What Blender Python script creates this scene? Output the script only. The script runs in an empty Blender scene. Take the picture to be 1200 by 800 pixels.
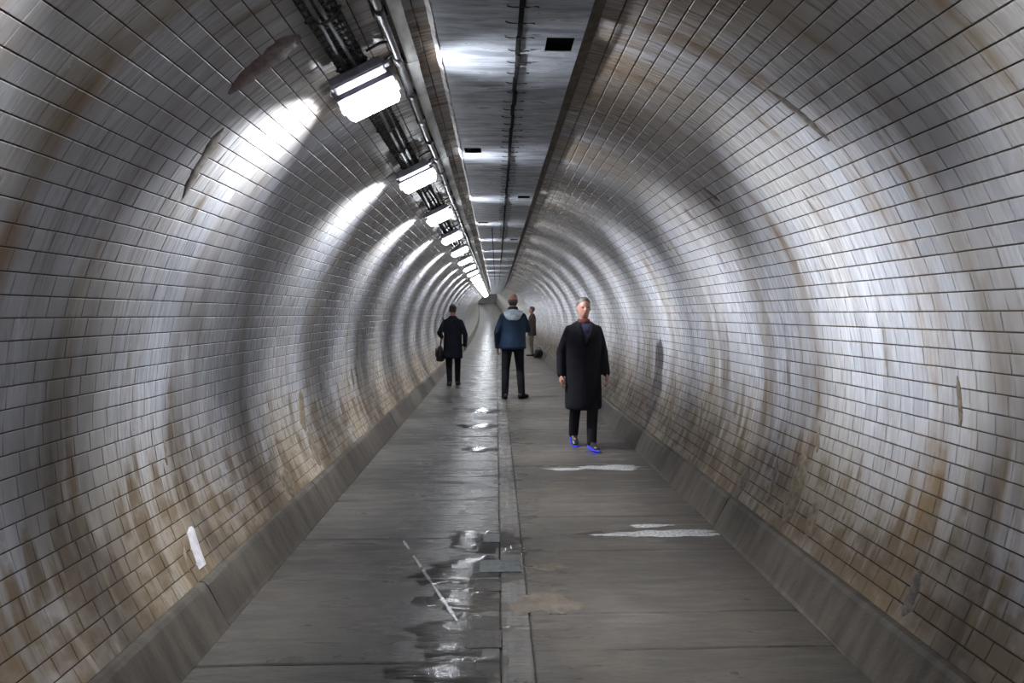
import bpy, bmesh, math, random
import numpy as np
from mathutils import Vector, Matrix

random.seed(7)
rng = np.random.default_rng(7)
scene = bpy.context.scene
COL = scene.collection
PI = math.pi

# ------------------------------------------------------------------ camera
F_PX = 660.0
CAM = Vector((-0.12, 0.0, 1.5))
cd = bpy.data.cameras.new('camera'); cam = bpy.data.objects.new('camera', cd); COL.objects.link(cam)
cd.sensor_width = 36.0; cd.lens = 36.0 * F_PX / 1200.0
cd.clip_start = 0.05; cd.clip_end = 300
cam.location = CAM
PITCH = math.atan(32 / F_PX); YAW = math.atan(18 / F_PX)
cam.rotation_euler = (PI / 2 - PITCH, 0, -YAW)
scene.camera = cam
# ------------------------------------------------------------------ world, exposure
w = bpy.data.worlds.new('world'); scene.world = w; w.use_nodes = True
w.node_tree.nodes['Background'].inputs[0].default_value = (0.55, 0.6, 0.7, 1)
w.node_tree.nodes['Background'].inputs[1].default_value = 0.0
vs = scene.view_settings
vs.view_transform = 'Standard'; vs.look = 'None'; vs.gamma = 1.0; vs.use_curve_mapping = False
vs.exposure = -0.48
LAMP_STRENGTH = 46.0
FAN_W = 14.5
LAMP_COLOR = (0.90, 0.94, 1.0, 1)

# ------------------------------------------------------------------ tunnel geometry constants
R = 1.75; CZ = 1.05
Y0, Y1 = -7.0, 96.0
PANEL_Z = 2.72; PXL, PXR = -0.375, 0.262
TH_CURB = math.radians(118.3)
TH_L = math.asin(0.385 / R); TH_R = math.asin(0.325 / R)
CURB_X, CURB_TX, CURB_H = 1.41, 1.53, 0.22
STRIP0, STRIP1 = -0.10, 0.04
LSP = 1.64; LY0 = 2.76

def bend(x, y, z):
    d = max(0.0, y - 18.0)
    return (x - 0.00030 * d * d, y, z + 0.00056 * d * d)

# ------------------------------------------------------------------ helpers
def tag(o, label=None, cat=None, group=None, kind=None):
    if label: o['label'] = label
    if cat: o['category'] = cat
    if group: o['group'] = group
    if kind: o['kind'] = kind
    return o

def link(name, me, mat=None, parent=None):
    o = bpy.data.objects.new(name, me); COL.objects.link(o)
    if mat is not None and me is not None and not me.materials: me.materials.append(mat)
    if parent is not None: o.parent = parent
    return o

def empty(name, loc=(0, 0, 0), rz=0.0):
    o = bpy.data.objects.new(name, None); COL.objects.link(o)
    o.location = loc; o.rotation_euler = (0, 0, rz); o.empty_display_size = 0.1
    return o

class MB:
    def __init__(s): s.v = []; s.f = []
    def add(s, vs_, fs):
        n = len(s.v); s.v += [tuple(v) for v in vs_]; s.f += [tuple(i + n for i in f) for f in fs]
    def box(s, x0, x1, y0, y1, z0, z1, bev=0.0, M=None, seg=2):
        b = min(bev, (x1 - x0) / 2.01, (y1 - y0) / 2.01, (z1 - z0) / 2.01)
        if b <= 0:
            vv = [(x, y, z) for z in (z0, z1) for y in (y0, y1) for x in (x0, x1)]
            ff = [(0, 2, 3, 1), (4, 5, 7, 6), (0, 1, 5, 4), (2, 6, 7, 3), (0, 4, 6, 2), (1, 3, 7, 5)]
        else:
            bm = bmesh.new(); bmesh.ops.create_cube(bm, size=1)
            for v in bm.verts:
                v.co = Vector(((x0 + x1) / 2 + v.co.x * (x1 - x0), (y0 + y1) / 2 + v.co.y * (y1 - y0), (z0 + z1) / 2 + v.co.z * (z1 - z0)))
            bmesh.ops.bevel(bm, geom=bm.edges[:], offset=b, segments=seg, affect='EDGES', profile=0.6)
            bm.verts.index_update()
            vv = [tuple(v.co) for v in bm.verts]; ff = [tuple(v.index for v in f.verts) for f in bm.faces]; bm.free()
        if M is not None: vv = [tuple(M @ Vector(v)) for v in vv]
        s.add(vv, ff)
    def loft(s, rings, n=14, cap=True, ref=Vector((1, 0, 0))):
        """rings: (centre, ru, rv) swept along the centres; u follows ref."""
        P = [Vector(r[0]) for r in rings]; vv = []; ff = []
        for i, (c, ru, rv) in enumerate(rings):
            t = (P[min(i + 1, len(P) - 1)] - P[max(i - 1, 0)])
            if t.length < 1e-9: t = Vector((0, 0, 1))
            t.normalize()
            u = ref - t * ref.dot(t)
            if u.length < 1e-3: u = Vector((0, 1, 0)) - t * t.y
            u.normalize(); v = t.cross(u)
            for k in range(n):
                a = 2 * PI * k / n
                vv.append(P[i] + u * (ru * math.cos(a)) + v * (rv * math.sin(a)))
        m = len(rings)
        for i in range(m - 1):
            for k in range(n):
                ff.append((i * n + k, i * n + (k + 1) % n, (i + 1) * n + (k + 1) % n, (i + 1) * n + k))
        if cap:
            ff.append(tuple(range(n - 1, -1, -1))); ff.append(tuple((m - 1) * n + k for k in range(n)))
        s.add(vv, ff)
    def tube(s, pts, r, n=8):
        s.loft([(p, r, r) for p in pts], n)
    def capsule(s, a, b, ra, rb, n=12, ref=Vector((1, 0, 0)), flat=1.0):
        a = Vector(a); b = Vector(b); d = (b - a).normalized(); rg = []
        for q in (0.15, 0.6, 0.9):
            rg.append((a - d * ra * math.cos(math.asin(q)) * 0.98, ra * q, ra * q * flat))
        rg.append((a, ra, ra * flat)); rg.append((b, rb, rb * flat))
        for q in (0.9, 0.6, 0.15):
            rg.append((b + d * rb * math.cos(math.asin(q)) * 0.98, rb * q, rb * q * flat))
        s.loft(rg, n, True, ref)
    def chain(s, pts, rads, n=12, ref=Vector((1, 0, 0)), flat=1.0):
        for i in range(len(pts) - 1): s.capsule(pts[i], pts[i + 1], rads[i], rads[i + 1], n, ref, flat)
    def ellipsoid(s, c, rx, ry, rz, n=12, m=7):
        c = Vector(c); rg = []
        for i in range(m + 1):
            a = PI * i / m; q = max(math.sin(a), 0.03)
            rg.append((c + Vector((0, 0, -math.cos(a) * rz)), rx * q, ry * q))
        s.loft(rg, n)
    def mesh(s, name, smooth=False):
        me = bpy.data.meshes.new(name); me.from_pydata(s.v, [], s.f); me.validate()
        bm = bmesh.new(); bm.from_mesh(me); bmesh.ops.recalc_face_normals(bm, faces=bm.faces[:]); bm.to_mesh(me); bm.free()
        if smooth: me.polygons.foreach_set('use_smooth', [True] * len(me.polygons))
        me.update(); return me
    def build(s, name, mat, parent=None, smooth=False, bent=False):
        if bent: s.v = [bend(*v) for v in s.v]
        return link(name, s.mesh(name, smooth), mat, parent)

def rpt(r, th, y):
    """point at radius r, angle th from the crown (positive = right side)."""
    return (r * math.sin(th), y, CZ + r * math.cos(th))

# ------------------------------------------------------------------ material helpers
class NT:
    def __init__(s, name):
        s.m = bpy.data.materials.new(name); s.m.use_nodes = True
        s.t = s.m.node_tree; s.t.nodes.clear()
        s.out = s.t.nodes.new('ShaderNodeOutputMaterial')
    def n(s, typ, **kw):
        nd = s.t.nodes.new(typ)
        for k, v in kw.items(): setattr(nd, k, v)
        return nd
    def put(s, sock, v):
        if isinstance(v, bpy.types.NodeSocket): s.t.links.new(v, sock)
        elif isinstance(v, tuple) and len(v) == 3 and sock.type == 'RGBA': sock.default_value = (*v, 1)
        else: sock.default_value = v
    def math(s, op, a, b=None, c=None, clamp=False):
        nd = s.n('ShaderNodeMath', operation=op, use_clamp=clamp); s.put(nd.inputs[0], a)
        if b is not None: s.put(nd.inputs[1], b)
        if c is not None: s.put(nd.inputs[2], c)
        return nd.outputs[0]
    def rng(s, v, a, b, c=0.0, d=1.0, smooth=True):
        nd = s.n('ShaderNodeMapRange'); nd.interpolation_type = 'SMOOTHSTEP' if smooth else 'LINEAR'
        s.put(nd.inputs[0], v)
        for i, q in enumerate((a, b, c, d)): nd.inputs[i + 1].default_value = q
        return nd.outputs[0]
    def vec(s, x, y, z=0.0):
        nd = s.n('ShaderNodeCombineXYZ')
        for i, q in enumerate((x, y, z)): s.put(nd.inputs[i], q)
        return nd.outputs[0]
    def noise(s, v, scale=1.0, detail=3.0, rough=0.55, dist=0.0):
        nd = s.n('ShaderNodeTexNoise'); s.put(nd.inputs['Vector'], v)
        nd.inputs['Scale'].default_value = scale; nd.inputs['Detail'].default_value = detail
        nd.inputs['Roughness'].default_value = rough; nd.inputs['Distortion'].default_value = dist
        return nd.outputs['Fac']
    def mix(s, f, a, b, blend='MIX'):
        nd = s.n('ShaderNodeMix', data_type='RGBA', blend_type=blend)
        s.put(nd.inputs[0], f); s.put(nd.inputs[6], a); s.put(nd.inputs[7], b)
        return nd.outputs[2]
    def pos(s):
        g = s.n('ShaderNodeNewGeometry'); sp = s.n('ShaderNodeSeparateXYZ'); s.t.links.new(g.outputs['Position'], sp.inputs[0])
        return g.outputs['Position'], sp.outputs[0], sp.outputs[1], sp.outputs[2]
    def obj(s):
        g = s.n('ShaderNodeTexCoord'); return g.outputs['Object']
    def attr(s, name):
        a = s.n('ShaderNodeAttribute'); a.attribute_name = name; return a.outputs['Fac']
    def bump(s, h, strength=0.3, dist=0.01):
        b = s.n('ShaderNodeBump'); s.put(b.inputs['Height'], h)
        b.inputs['Strength'].default_value = strength; b.inputs['Distance'].default_value = dist
        return b.outputs[0]
    def pbr(s, color, rough=0.5, metal=0.0, normal=None, spec=0.5, coat=None):
        p = s.n('ShaderNodeBsdfPrincipled')
        s.put(p.inputs['Base Color'], color); s.put(p.inputs['Roughness'], rough); s.put(p.inputs['Metallic'], metal)
        p.inputs['Specular IOR Level'].default_value = spec
        if coat: p.inputs['Coat Weight'].default_value = coat
        if normal is not None: s.t.links.new(normal, p.inputs['Normal'])
        s.t.links.new(p.outputs[0], s.out.inputs[0]); return s.m

def simple(name, color, rough=0.6, metal=0.0, var=0.15, scale=12.0, bump=0.15, spec=0.5, stretch=(1, 1, 1)):
    t = NT(name); mp = t.n('ShaderNodeMapping'); t.t.links.new(t.obj(), mp.inputs[0]); mp.inputs['Scale'].default_value = stretch
    nz = t.noise(mp.outputs[0], scale, 4)
    c0 = tuple(max(0, c * (1 - var)) for c in color); c1 = tuple(min(1, c * (1 + var)) for c in color)
    c = t.mix(t.rng(nz, 0.3, 0.7), c0, c1)
    return t.pbr(c, rough, metal, t.bump(nz, bump, 0.01), spec)

# ---- glazed tile: streaks run round the ring, stains from seepage at given rings
def tile_material(name, bands):
    t = NT(name); P, x, y, z = t.pos()
    th = t.math('ARCTAN2', x, t.math('SUBTRACT', z, CZ))
    rnd = t.attr('rnd')
    yw = t.math('ADD', y, t.math('MULTIPLY', t.math('SUBTRACT', t.noise(t.vec(t.math('MULTIPLY', y, 2.0), t.math('MULTIPLY', th, 2.2)), 1.0, 3), 0.5), 0.35))
    streak = t.noise(t.vec(t.math('MULTIPLY', y, 11.0), t.math('MULTIPLY', th, 1.6)), 1.0, 5, 0.6, 0.3)
    fine = t.noise(t.vec(t.math('MULTIPLY', y, 60.0), t.math('MULTIPLY', th, 6.0)), 1.0, 3, 0.6)
    wide = t.noise(t.vec(t.math('MULTIPLY', y, 2.3), t.math('MULTIPLY', th, 0.9), 3.0), 1.0, 3)
    blot = t.noise(P, 5.0, 5, 0.6)
    low = t.rng(z, 1.25, 0.2)                                   # seepage has stained the lower courses
    base = t.mix(t.rng(rnd, 0.0, 1.0, 0, 1, False), (0.315, 0.32, 0.35), (0.425, 0.43, 0.465))
    base = t.mix(t.math('MULTIPLY', t.rng(wide, 0.42, 0.68), 0.6), base, (0.37, 0.34, 0.29))
    base = t.mix(t.math('MULTIPLY', t.rng(streak, 0.42, 0.66), 0.42), base, (0.185, 0.178, 0.175))
    base = t.mix(t.math('MULTIPLY', t.math('MULTIPLY', low, t.rng(wide, 0.2, 0.5)), 0.85), base, (0.24, 0.185, 0.115))
    rust = t.math('MULTIPLY', t.rng(t.math('ADD', streak, t.math('MULTIPLY', low, 0.22)), 0.56, 0.70), t.rng(blot, 0.35, 0.6))
    base = t.mix(t.math('MULTIPLY', rust, 0.9), base, (0.115, 0.078, 0.042))
    # rings of seepage
    cr = t.n('ShaderNodeValToRGB'); t.t.links.new(t.math('DIVIDE', yw, 10.0), cr.inputs[0])
    el = cr.color_ramp.elements; el[0].position = 0.0; el[0].color = (0, 0, 0, 1); el[1].position = 1.0; el[1].color = (0, 0, 0, 1)
    for (yc, wd, rs, dk) in bands:
        for q, kk in ((-1, 0), (0, 1), (1, 0)):
            e = el.new(min(max((yc + q * wd) / 10.0, 0.001), 0.999)); e.color = (rs * kk, dk * kk, 0, 1)
    sp = t.n('ShaderNodeSeparateColor'); t.t.links.new(cr.outputs[0], sp.inputs[0])
    brk = t.rng(t.math('ADD', t.math('MULTIPLY', streak, 0.6), t.math('MULTIPLY', blot, 0.4)), 0.36, 0.62)
    base = t.mix(t.math('MULTIPLY', sp.outputs[0], t.math('MULTIPLY', brk, 0.85)), base, (0.20, 0.125, 0.05))
    dkm = t.math('MULTIPLY', sp.outputs[1], t.rng(t.noise(t.vec(t.math('MULTIPLY', y, 9.0), t.math('MULTIPLY', th, 3.0), 9.0), 1.0, 4), 0.32, 0.50))
    dkm = t.math('MULTIPLY', dkm, t.rng(z, 1.9, 0.7, 0.35, 1.0))
    base = t.mix(t.math('MULTIPLY', dkm, 0.85), base, (0.055, 0.043, 0.034))
    # crown: sooty brown courses next to the ceiling plates
    crown = t.math('MULTIPLY', t.rng(t.math('ABSOLUTE', th), 0.85, 0.2), t.rng(t.math('ADD', wide, t.math('MULTIPLY', streak, 0.5)), 0.48, 0.8))
    base = t.mix(t.math('MULTIPLY', crown, 0.8), base, (0.135, 0.09, 0.05))
    base = t.mix(t.math('MULTIPLY', t.rng(fine, 0.5, 0.75), 0.22), base, (0.20, 0.18, 0.16))
    dirt = t.math('ADD', t.math('MULTIPLY', rust, 0.2), t.math('MULTIPLY', dkm, 0.25))
    rough = t.math('ADD', t.math('ADD', dirt, 0.20), t.math('MULTIPLY', fine, 0.14), clamp=True)
    h = t.math('ADD', t.math('MULTIPLY', streak, 0.5), t.math('MULTIPLY', fine, 0.25))
    return t.pbr(base, rough, 0.0, t.bump(h, 0.10, 0.004), 0.6)

# (ring position, half width, rust amount, dark amount)
TILE_L = tile_material('glazed_tile_left', [(1.45, .10, .75, .25), (1.78, .13, 1.0, .5), (2.12, .24, .4, .95), (2.95, .2, .15, .9), (3.6, .15, .2, .7), (4.9, .3, .2, .5), (6.5, .3, .1, .5), (8.1, .3, .1, .5)])
TILE_R = tile_material('glazed_tile_right', [(1.62, .14, 1.0, .2), (1.98, .14, .7, 1.0), (2.35, .12, .8, .0), (3.25, .18, .5, .55), (3.8, .16, .5, .2), (4.55, .45, .1, .8), (5.9, .16, .3, .6), (7.4, .3, .2, .6)])

def far_wall_material():
    t = NT('far_tiling'); P, x, y, z = t.pos()
    th = t.math('ARCTAN2', x, t.math('SUBTRACT', z, CZ))
    streak = t.noise(t.vec(t.math('MULTIPLY', y, 2.5), t.math('MULTIPLY', th, 0.7)), 1.0, 4)
    c = t.mix(t.rng(streak, 0.35, 0.65), (0.22, 0.21, 0.195), (0.34, 0.33, 0.315))
    g = t.math('FRACT', t.math('MULTIPLY', th, R / 0.0765))
    ln = t.math('LESS_THAN', g, 0.07)
    c = t.mix(ln, c, (0.08, 0.07, 0.06))
    rj = t.math('FRACT', t.math('DIVIDE', y, 0.82))
    c = t.mix(t.math('MULTIPLY', t.math('LESS_THAN', rj, 0.2), 0.75), c, (0.07, 0.06, 0.05))
    return t.pbr(c, 0.3, 0, t.bump(streak, 0.2, 0.02))
FARWALL = far_wall_material()
GROUT = simple('grout', (0.042, 0.030, 0.020), 0.85, 0, 0.4, 20)

def floor_material(name, base0, base1, wetbias):
    t = NT(name); P, x, y, z = t.pos()
    rnd = t.attr('rnd')
    st = t.noise(t.vec(t.math('MULTIPLY', x, 2.2), t.math('MULTIPLY', y, 15.0)), 1.0, 5, 0.6, 0.6)
    fi = t.noise(t.vec(t.math('MULTIPLY', x, 14.0), t.math('MULTIPLY', y, 90.0)), 1.0, 3, 0.6)
    bl = t.noise(P, 2.4, 4)
    gr = t.noise(P, 90.0, 2)
    c = t.mix(t.rng(st, 0.3, 0.7), base0, base1)
    c = t.mix(t.math('MULTIPLY', t.rng(bl, 0.45, 0.7), 0.45), c, (0.125, 0.10, 0.072))
    c = t.mix(t.math('MULTIPLY', t.rng(fi, 0.48, 0.72), 0.7), c, (0.028, 0.024, 0.021))
    c = t.mix(t.math('MULTIPLY', rnd, 0.35), c, (0.07, 0.062, 0.053))
    # the worn middle of the walkway stays wet
    mid = t.rng(t.math('ABSOLUTE', t.math('ADD', x, 0.30)), 1.0, 0.05)
    wet = t.rng(t.math('ADD', t.math('MULTIPLY', st, 1.0), t.math('MULTIPLY', mid, 0.16 + wetbias)), 0.50, 0.66)
    wet = t.math('MULTIPLY', wet, t.rng(t.math('ADD', bl, t.math('MULTIPLY', mid, 0.15)), 0.38, 0.58))
    c = t.mix(t.math('MULTIPLY', wet, 0.45), c, (0.045, 0.042, 0.040))
    rough = t.rng(wet, 0.0, 1.0, 0.52, 0.27, False)
    h = t.math('ADD', t.math('MULTIPLY', st, 0.6), t.math('ADD', t.math('MULTIPLY', fi, 0.25), t.math('MULTIPLY', gr, 0.08)))
    return t.pbr(c, rough, 0, t.bump(h, 0.55, 0.016), 0.5)
FLOOR_L = floor_material('wet_paving_left', (0.050, 0.046, 0.041), (0.118, 0.110, 0.098), 0.05)
FLOOR_R = floor_material('paving_right', (0.045, 0.039, 0.032), (0.098, 0.086, 0.071), -0.06)
STRIPM = floor_material('channel_stone', (0.10, 0.093, 0.083), (0.18, 0.168, 0.15), 0.0)
JOINT = simple('joint_dirt', (0.028, 0.024, 0.020), 0.8, 0, 0.4, 30)

def curb_material():
    t = NT('kerb_concrete'); P, x, y, z = t.pos()
    st = t.noise(t.vec(t.math('MULTIPLY', y, 12.0), t.math('MULTIPLY', z, 2.0)), 1.0, 5, 0.6)
    bl = t.noise(P, 3.0, 4)
    c = t.mix(t.rng(st, 0.35, 0.65), (0.050, 0.042, 0.034), (0.098, 0.084, 0.067))
    c = t.mix(t.math('MULTIPLY', t.rng(bl, 0.5, 0.7), 0.6), c, (0.045, 0.039, 0.034))
    return t.pbr(c, 0.5, 0, t.bump(t.noise(P, 60, 4), 0.25, 0.01))
CURB = curb_material()

def plate_material():
    t = NT('galvanised_plate'); P, x, y, z = t.pos()
    st = t.noise(t.vec(t.math('MULTIPLY', x, 2.5), t.math('MULTIPLY', y, 16.0)), 1.0, 5, 0.65, 0.4)
    fi = t.noise(t.vec(t.math('MULTIPLY', x, 8.0), t.math('MULTIPLY', y, 110.0)), 1.0, 3)
    c = t.mix(t.rng(st, 0.32, 0.68), (0.17, 0.18, 0.205), (0.42, 0.445, 0.49))
    c = t.mix(t.math('MULTIPLY', t.rng(fi, 0.5, 0.75), 0.5), c, (0.08, 0.08, 0.09))
    rough = t.rng(st, 0.3, 0.7, 0.42, 0.26)
    return t.pbr(c, rough, 0.4, t.bump(t.math('ADD', st, t.math('MULTIPLY', fi, 0.5)), 0.25, 0.01))
PLATE = plate_material()
BLACK = simple('soot_black', (0.006, 0.006, 0.007), 0.9, 0, 0.3, 20, 0.1, 0.1)
RUSTIRON = simple('rusty_iron', (0.03, 0.026, 0.024), 0.6, 0.4, 0.4, 60)
CABLE = simple('black_cable', (0.022, 0.022, 0.027), 0.32, 0, 0.4, 40)
CABLE2 = simple('grey_cable', (0.075, 0.075, 0.085), 0.35, 0, 0.4, 40)
GALV = simple('galvanised_steel', (0.58, 0.58, 0.565), 0.42, 0.15, 0.35, 14, 0.25, 0.5, (1, 0.3, 1))
PIPE = simple('conduit_paint', (0.16, 0.155, 0.155), 0.35, 0.3, 0.4, 25, 0.2, 0.5, (1, 0.3, 1))
HOUSING = simple('fixture_housing', (0.20, 0.19, 0.23), 0.38, 0.3, 0.2, 18)
GAP_SHADOW = simple('gap_shadow', (0.075, 0.055, 0.038), 0.75, 0, 0.45, 16, 0.5)
PALEM = simple('pale_mortar', (0.40, 0.385, 0.37), 0.55, 0, 0.4, 18, 0.5)
def emission(name, col, st):
    t = NT(name); e = t.n('ShaderNodeEmission'); e.inputs[0].default_value = col; e.inputs[1].default_value = st
    t.t.links.new(e.outputs[0], t.out.inputs[0]); return t.m
LAMP = emission('lamp_diffuser', LAMP_COLOR, LAMP_STRENGTH)
def water_material():
    t = NT('puddle_water'); P = t.pos()[0]
    nb = t.bump(t.noise(P, 22, 3), 0.35, 0.004)
    fr = t.n('ShaderNodeFresnel'); fr.inputs[0].default_value = 1.45; t.t.links.new(nb, fr.inputs['Normal'])
    tr = t.n('ShaderNodeBsdfTransparent'); tr.inputs[0].default_value = (1, 1, 1, 1)
    gl = t.n('ShaderNodeBsdfGlossy'); gl.inputs['Roughness'].default_value = 0.13; t.t.links.new(nb, gl.inputs['Normal'])
    mx = t.n('ShaderNodeMixShader'); t.t.links.new(fr.outputs[0], mx.inputs[0]); t.t.links.new(tr.outputs[0], mx.inputs[1]); t.t.links.new(gl.outputs[0], mx.inputs[2])
    t.t.links.new(mx.outputs[0], t.out.inputs[0]); return t.m
WATER = water_material()

# ================================================================== STRUCTURE
# ---- walls: dark grout shell carrying glazed tiles
def shell(name, th0, th1, mat, ys, r, parent=None, seg=30):
    vv = []; ff = []
    for yv in ys:
        for k in range(seg + 1):
            vv.append(bend(*rpt(r, th0 + (th1 - th0) * k / seg, yv)))
    for i in range(len(ys) - 1):
        for k in range(seg):
            a = i * (seg + 1) + k; ff.append((a, a + 1, a + seg + 2, a + seg + 1))
    me = bpy.data.meshes.new(name); me.from_pydata(vv, [], ff)
    me.polygons.foreach_set('use_smooth', [True] * len(ff)); me.update()
    return link(name, me, mat, parent)

TW, TL_, GC, GT = 0.0765, 0.083, 0.0048, 0.0012
TY0, TY1 = -1.6, 30.0
def tile_mesh(name, rv):
    a = (TW - GC) / 2; l = (TL_ - GT) / 2; b = 0.0018; dz = -0.0075
    vv = [(-a, -l, dz), (a, -l, dz), (a, l, dz), (-a, l, dz), (-a, -l, -b * .7), (a, -l, -b * .7), (a, l, -b * .7), (-a, l, -b * .7),
          (-a + b, -l + b, 0), (a - b, -l + b, 0), (a - b, l - b, 0), (-a + b, l - b, 0)]
    ff = [(8, 9, 10, 11)] + [(i, (i + 1) % 4, 4 + (i + 1) % 4, 4 + i) for i in range(4)] + [(4 + i, 4 + (i + 1) % 4, 8 + (i + 1) % 4, 8 + i) for i in range(4)]
    me = bpy.data.meshes.new(name); me.from_pydata(vv, [], ff)
    at = me.attributes.new('rnd', 'FLOAT', 'FACE'); at.data.foreach_set('value', [rv] * len(ff)); me.update()
    return me
_CR = (Matrix.Rotation(-YAW, 3, 'Z') @ Matrix.Rotation(PI / 2 - PITCH, 3, 'X')).transposed()
CR = np.array(_CR); CP = np.array(CAM)
def project(pts):
    q = (pts - CP) @ CR.T
    zz = -q[..., 2]
    ok = zz > 0.2; zz = np.where(ok, zz, 1)
    return 600 + F_PX * q[..., 0] / zz, 400 - F_PX * q[..., 1] / zz, ok

def build_wall(name, side, th0, mat):
    th1 = TH_CURB + 0.03
    ys = [Y0, -4, -1.6] + [i * 2.0 for i in range(0, 10)] + [18 + i * 3.0 for i in range(1, 27)]
    wall = shell(name, side * (th0 - 0.02), side * th1, GROUT, [v for v in ys if v <= TY1], R + 0.0055)
    tag(wall, 'curved %s tunnel wall of white glazed tiles with brown streaks' % ('left' if side < 0 else 'right'), 'wall', None, 'structure')
    fw = shell('far_tiling', side * (th0 - 0.02), side * th1, FARWALL, [v for v in ys if v >= TY1], R, wall)
    bw = shell('rear_tiling', side * (th0 - 0.02), side * th1, FARWALL, [v for v in ys if v <= -1.6], R, wall)
    n = int((TH_CURB - th0) * R / TW)
    dth = (TH_CURB - th0) / n
    C, TH = [], []
    for i in range(n):
        th = th0 + (i + 0.5) * dth
        off = rng.uniform(0, TL_) if i % 2 else rng.uniform(0, TL_)
        yy = np.arange(TY0 + off, TY1, TL_)
        C += list(yy); TH += [side * th] * len(yy)
    Yc = np.array(C); TH = np.array(TH); N = len(Yc)
    jit = rng.normal(0, 1, (N, 3)); rr = R + jit[:, 0] * 0.0006
    cen = np.stack([rr * np.sin(TH), Yc, CZ + rr * np.cos(TH)], 1)
    Z = np.stack([-np.sin(TH), 0 * TH, -np.cos(TH)], 1)                      # towards the axis
    Y = np.stack([0 * TH, np.ones(N), 0 * TH], 1)
    Z = Z + Y * (jit[:, 1:2] * 0.003); Z /= np.linalg.norm(Z, axis=1)[:, None]
    X = np.cross(Y, Z); X /= np.linalg.norm(X, axis=1)[:, None]
    X = X + Z * (jit[:, 2:3] * 0.022); X /= np.linalg.norm(X, axis=1)[:, None]
    Y = np.cross(Z, X)
    # which tiles show largest in the photograph
    a, l = TW / 2, TL_ / 2
    px, py, ok = [], [], []
    for sx, sy in ((-1, -1), (1, -1), (1, 1), (-1, 1)):
        u, v, o = project(cen + X * a * sx + Y * l * sy); px.append(u); py.append(v); ok.append(o)
    px = np.array(px); py = np.array(py)
    area = 0.5 * np.abs(sum(px[i] * py[(i + 1) % 4] - px[(i + 1) % 4] * py[i] for i in range(4)))
    inside = ok[0] & ok[1] & ok[2] & ok[3] & (px.min(0) > -4) & (px.max(0) < 1204) & (py.min(0) > -4) & (py.max(0) < 804)
    area = np.where(inside, area, 0)
    order = np.argsort(-area); big = set(order[:300].tolist())
    rv = np.clip(rng.normal(0.6, 0.25, N), 0, 1)
    variants = [tile_mesh('tile', q) for q in np.linspace(0.05, 1.0, 12)]
    for v in variants: v.materials.append(mat)
    for i in order[:300]:
        o = bpy.data.objects.new('tile', variants[int(min(11, rv[i] * 12))]); COL.objects.link(o); o.parent = wall
        M = Matrix.Identity(4)
        for r_ in range(3):
            M[r_][0] = X[i, r_]; M[r_][1] = Y[i, r_]; M[r_][2] = Z[i, r_]; M[r_][3] = cen[i, r_]
        o.matrix_world = M
    rest = np.array([i for i in range(N) if i not in big])
    tv = np.array([v.co[:] for v in variants[0].vertices]); tf = [tuple(p.vertices) for p in variants[0].polygons]
    nv = len(tv)
    V = cen[rest][:, None, :] + tv[None, :, 0:1] * X[rest][:, None, :] + tv[None, :, 1:2] * Y[rest][:, None, :] + tv[None, :, 2:3] * Z[rest][:, None, :]
    V = V.reshape(-1, 3)
    d = np.maximum(0, V[:, 1] - 18); V[:, 0] -= 0.00030 * d * d; V[:, 2] += 0.00056 * d * d
    Fc = (np.array(tf)[None] + (np.arange(len(rest)) * nv)[:, None, None]).reshape(-1, 4)
    me = bpy.data.meshes.new('tiling'); me.vertices.add(len(V)); me.vertices.foreach_set('co', V.ravel())
    me.loops.add(Fc.size); me.loops.foreach_set('vertex_index', Fc.ravel().astype(np.int32))
    me.polygons.add(len(Fc)); me.polygons.foreach_set('loop_start', np.arange(0, Fc.size, 4, dtype=np.int32))
    me.update(calc_edges=True)
    at = me.attributes.new('rnd', 'FLOAT', 'FACE'); at.data.foreach_set('value', np.repeat(rv[rest], len(tf)).astype(np.float32))
    me.polygons.foreach_set('use_smooth', np.zeros(len(Fc), dtype=bool))
    o = link('tiling', me, mat, wall); tag(o, kind='stuff')
    return wall
wall_left = build_wall('wall_left', -1, TH_L, TILE_L)
wall_right = build_wall('wall_right', 1, TH_R, TILE_R)

# ---- patches and scars that hug the wall
def wall_patch(name, wall, side, th0, y0, th1, y1, w0, w1, mat, thick=0.003, seg=14, wob=0.16, round_top=False):
    """a thin irregular crust from (th0,y0) to (th1,y1), widths w0..w1 along the tunnel."""
    vv = []; ff = []; L = []; Rr = []
    for k in range(seg + 1):
        f = k / seg; th = th0 + (th1 - th0) * f; yc = y0 + (y1 - y0) * f
        wd = (w0 + (w1 - w0) * f) / 2
        e = min(1.0, 2.2 * math.sqrt(max(0.0, f * (1 - f)) + 0.004)) if not round_top else min(1.0, 0.2 + 2.5 * math.sqrt(f))
        L.append(yc - wd * e * (1 + random.uniform(-wob, wob))); Rr.append(yc + wd * e * (1 + random.uniform(-wob, wob)))
        for (yy, r) in ((L[-1], R + 0.004), (L[-1] * .85 + Rr[-1] * .15, R - thick), (L[-1] * .15 + Rr[-1] * .85, R - thick), (Rr[-1], R + 0.004)):
            vv.append(rpt(r, side * th, yy))
    for k in range(seg):
        for j in range(3):
            a = k * 4 + j; ff.append((a, a + 1, a + 5, a + 4))
    mb = MB(); mb.add(vv, ff); return mb.build(name, mat, wall, smooth=True)
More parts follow.
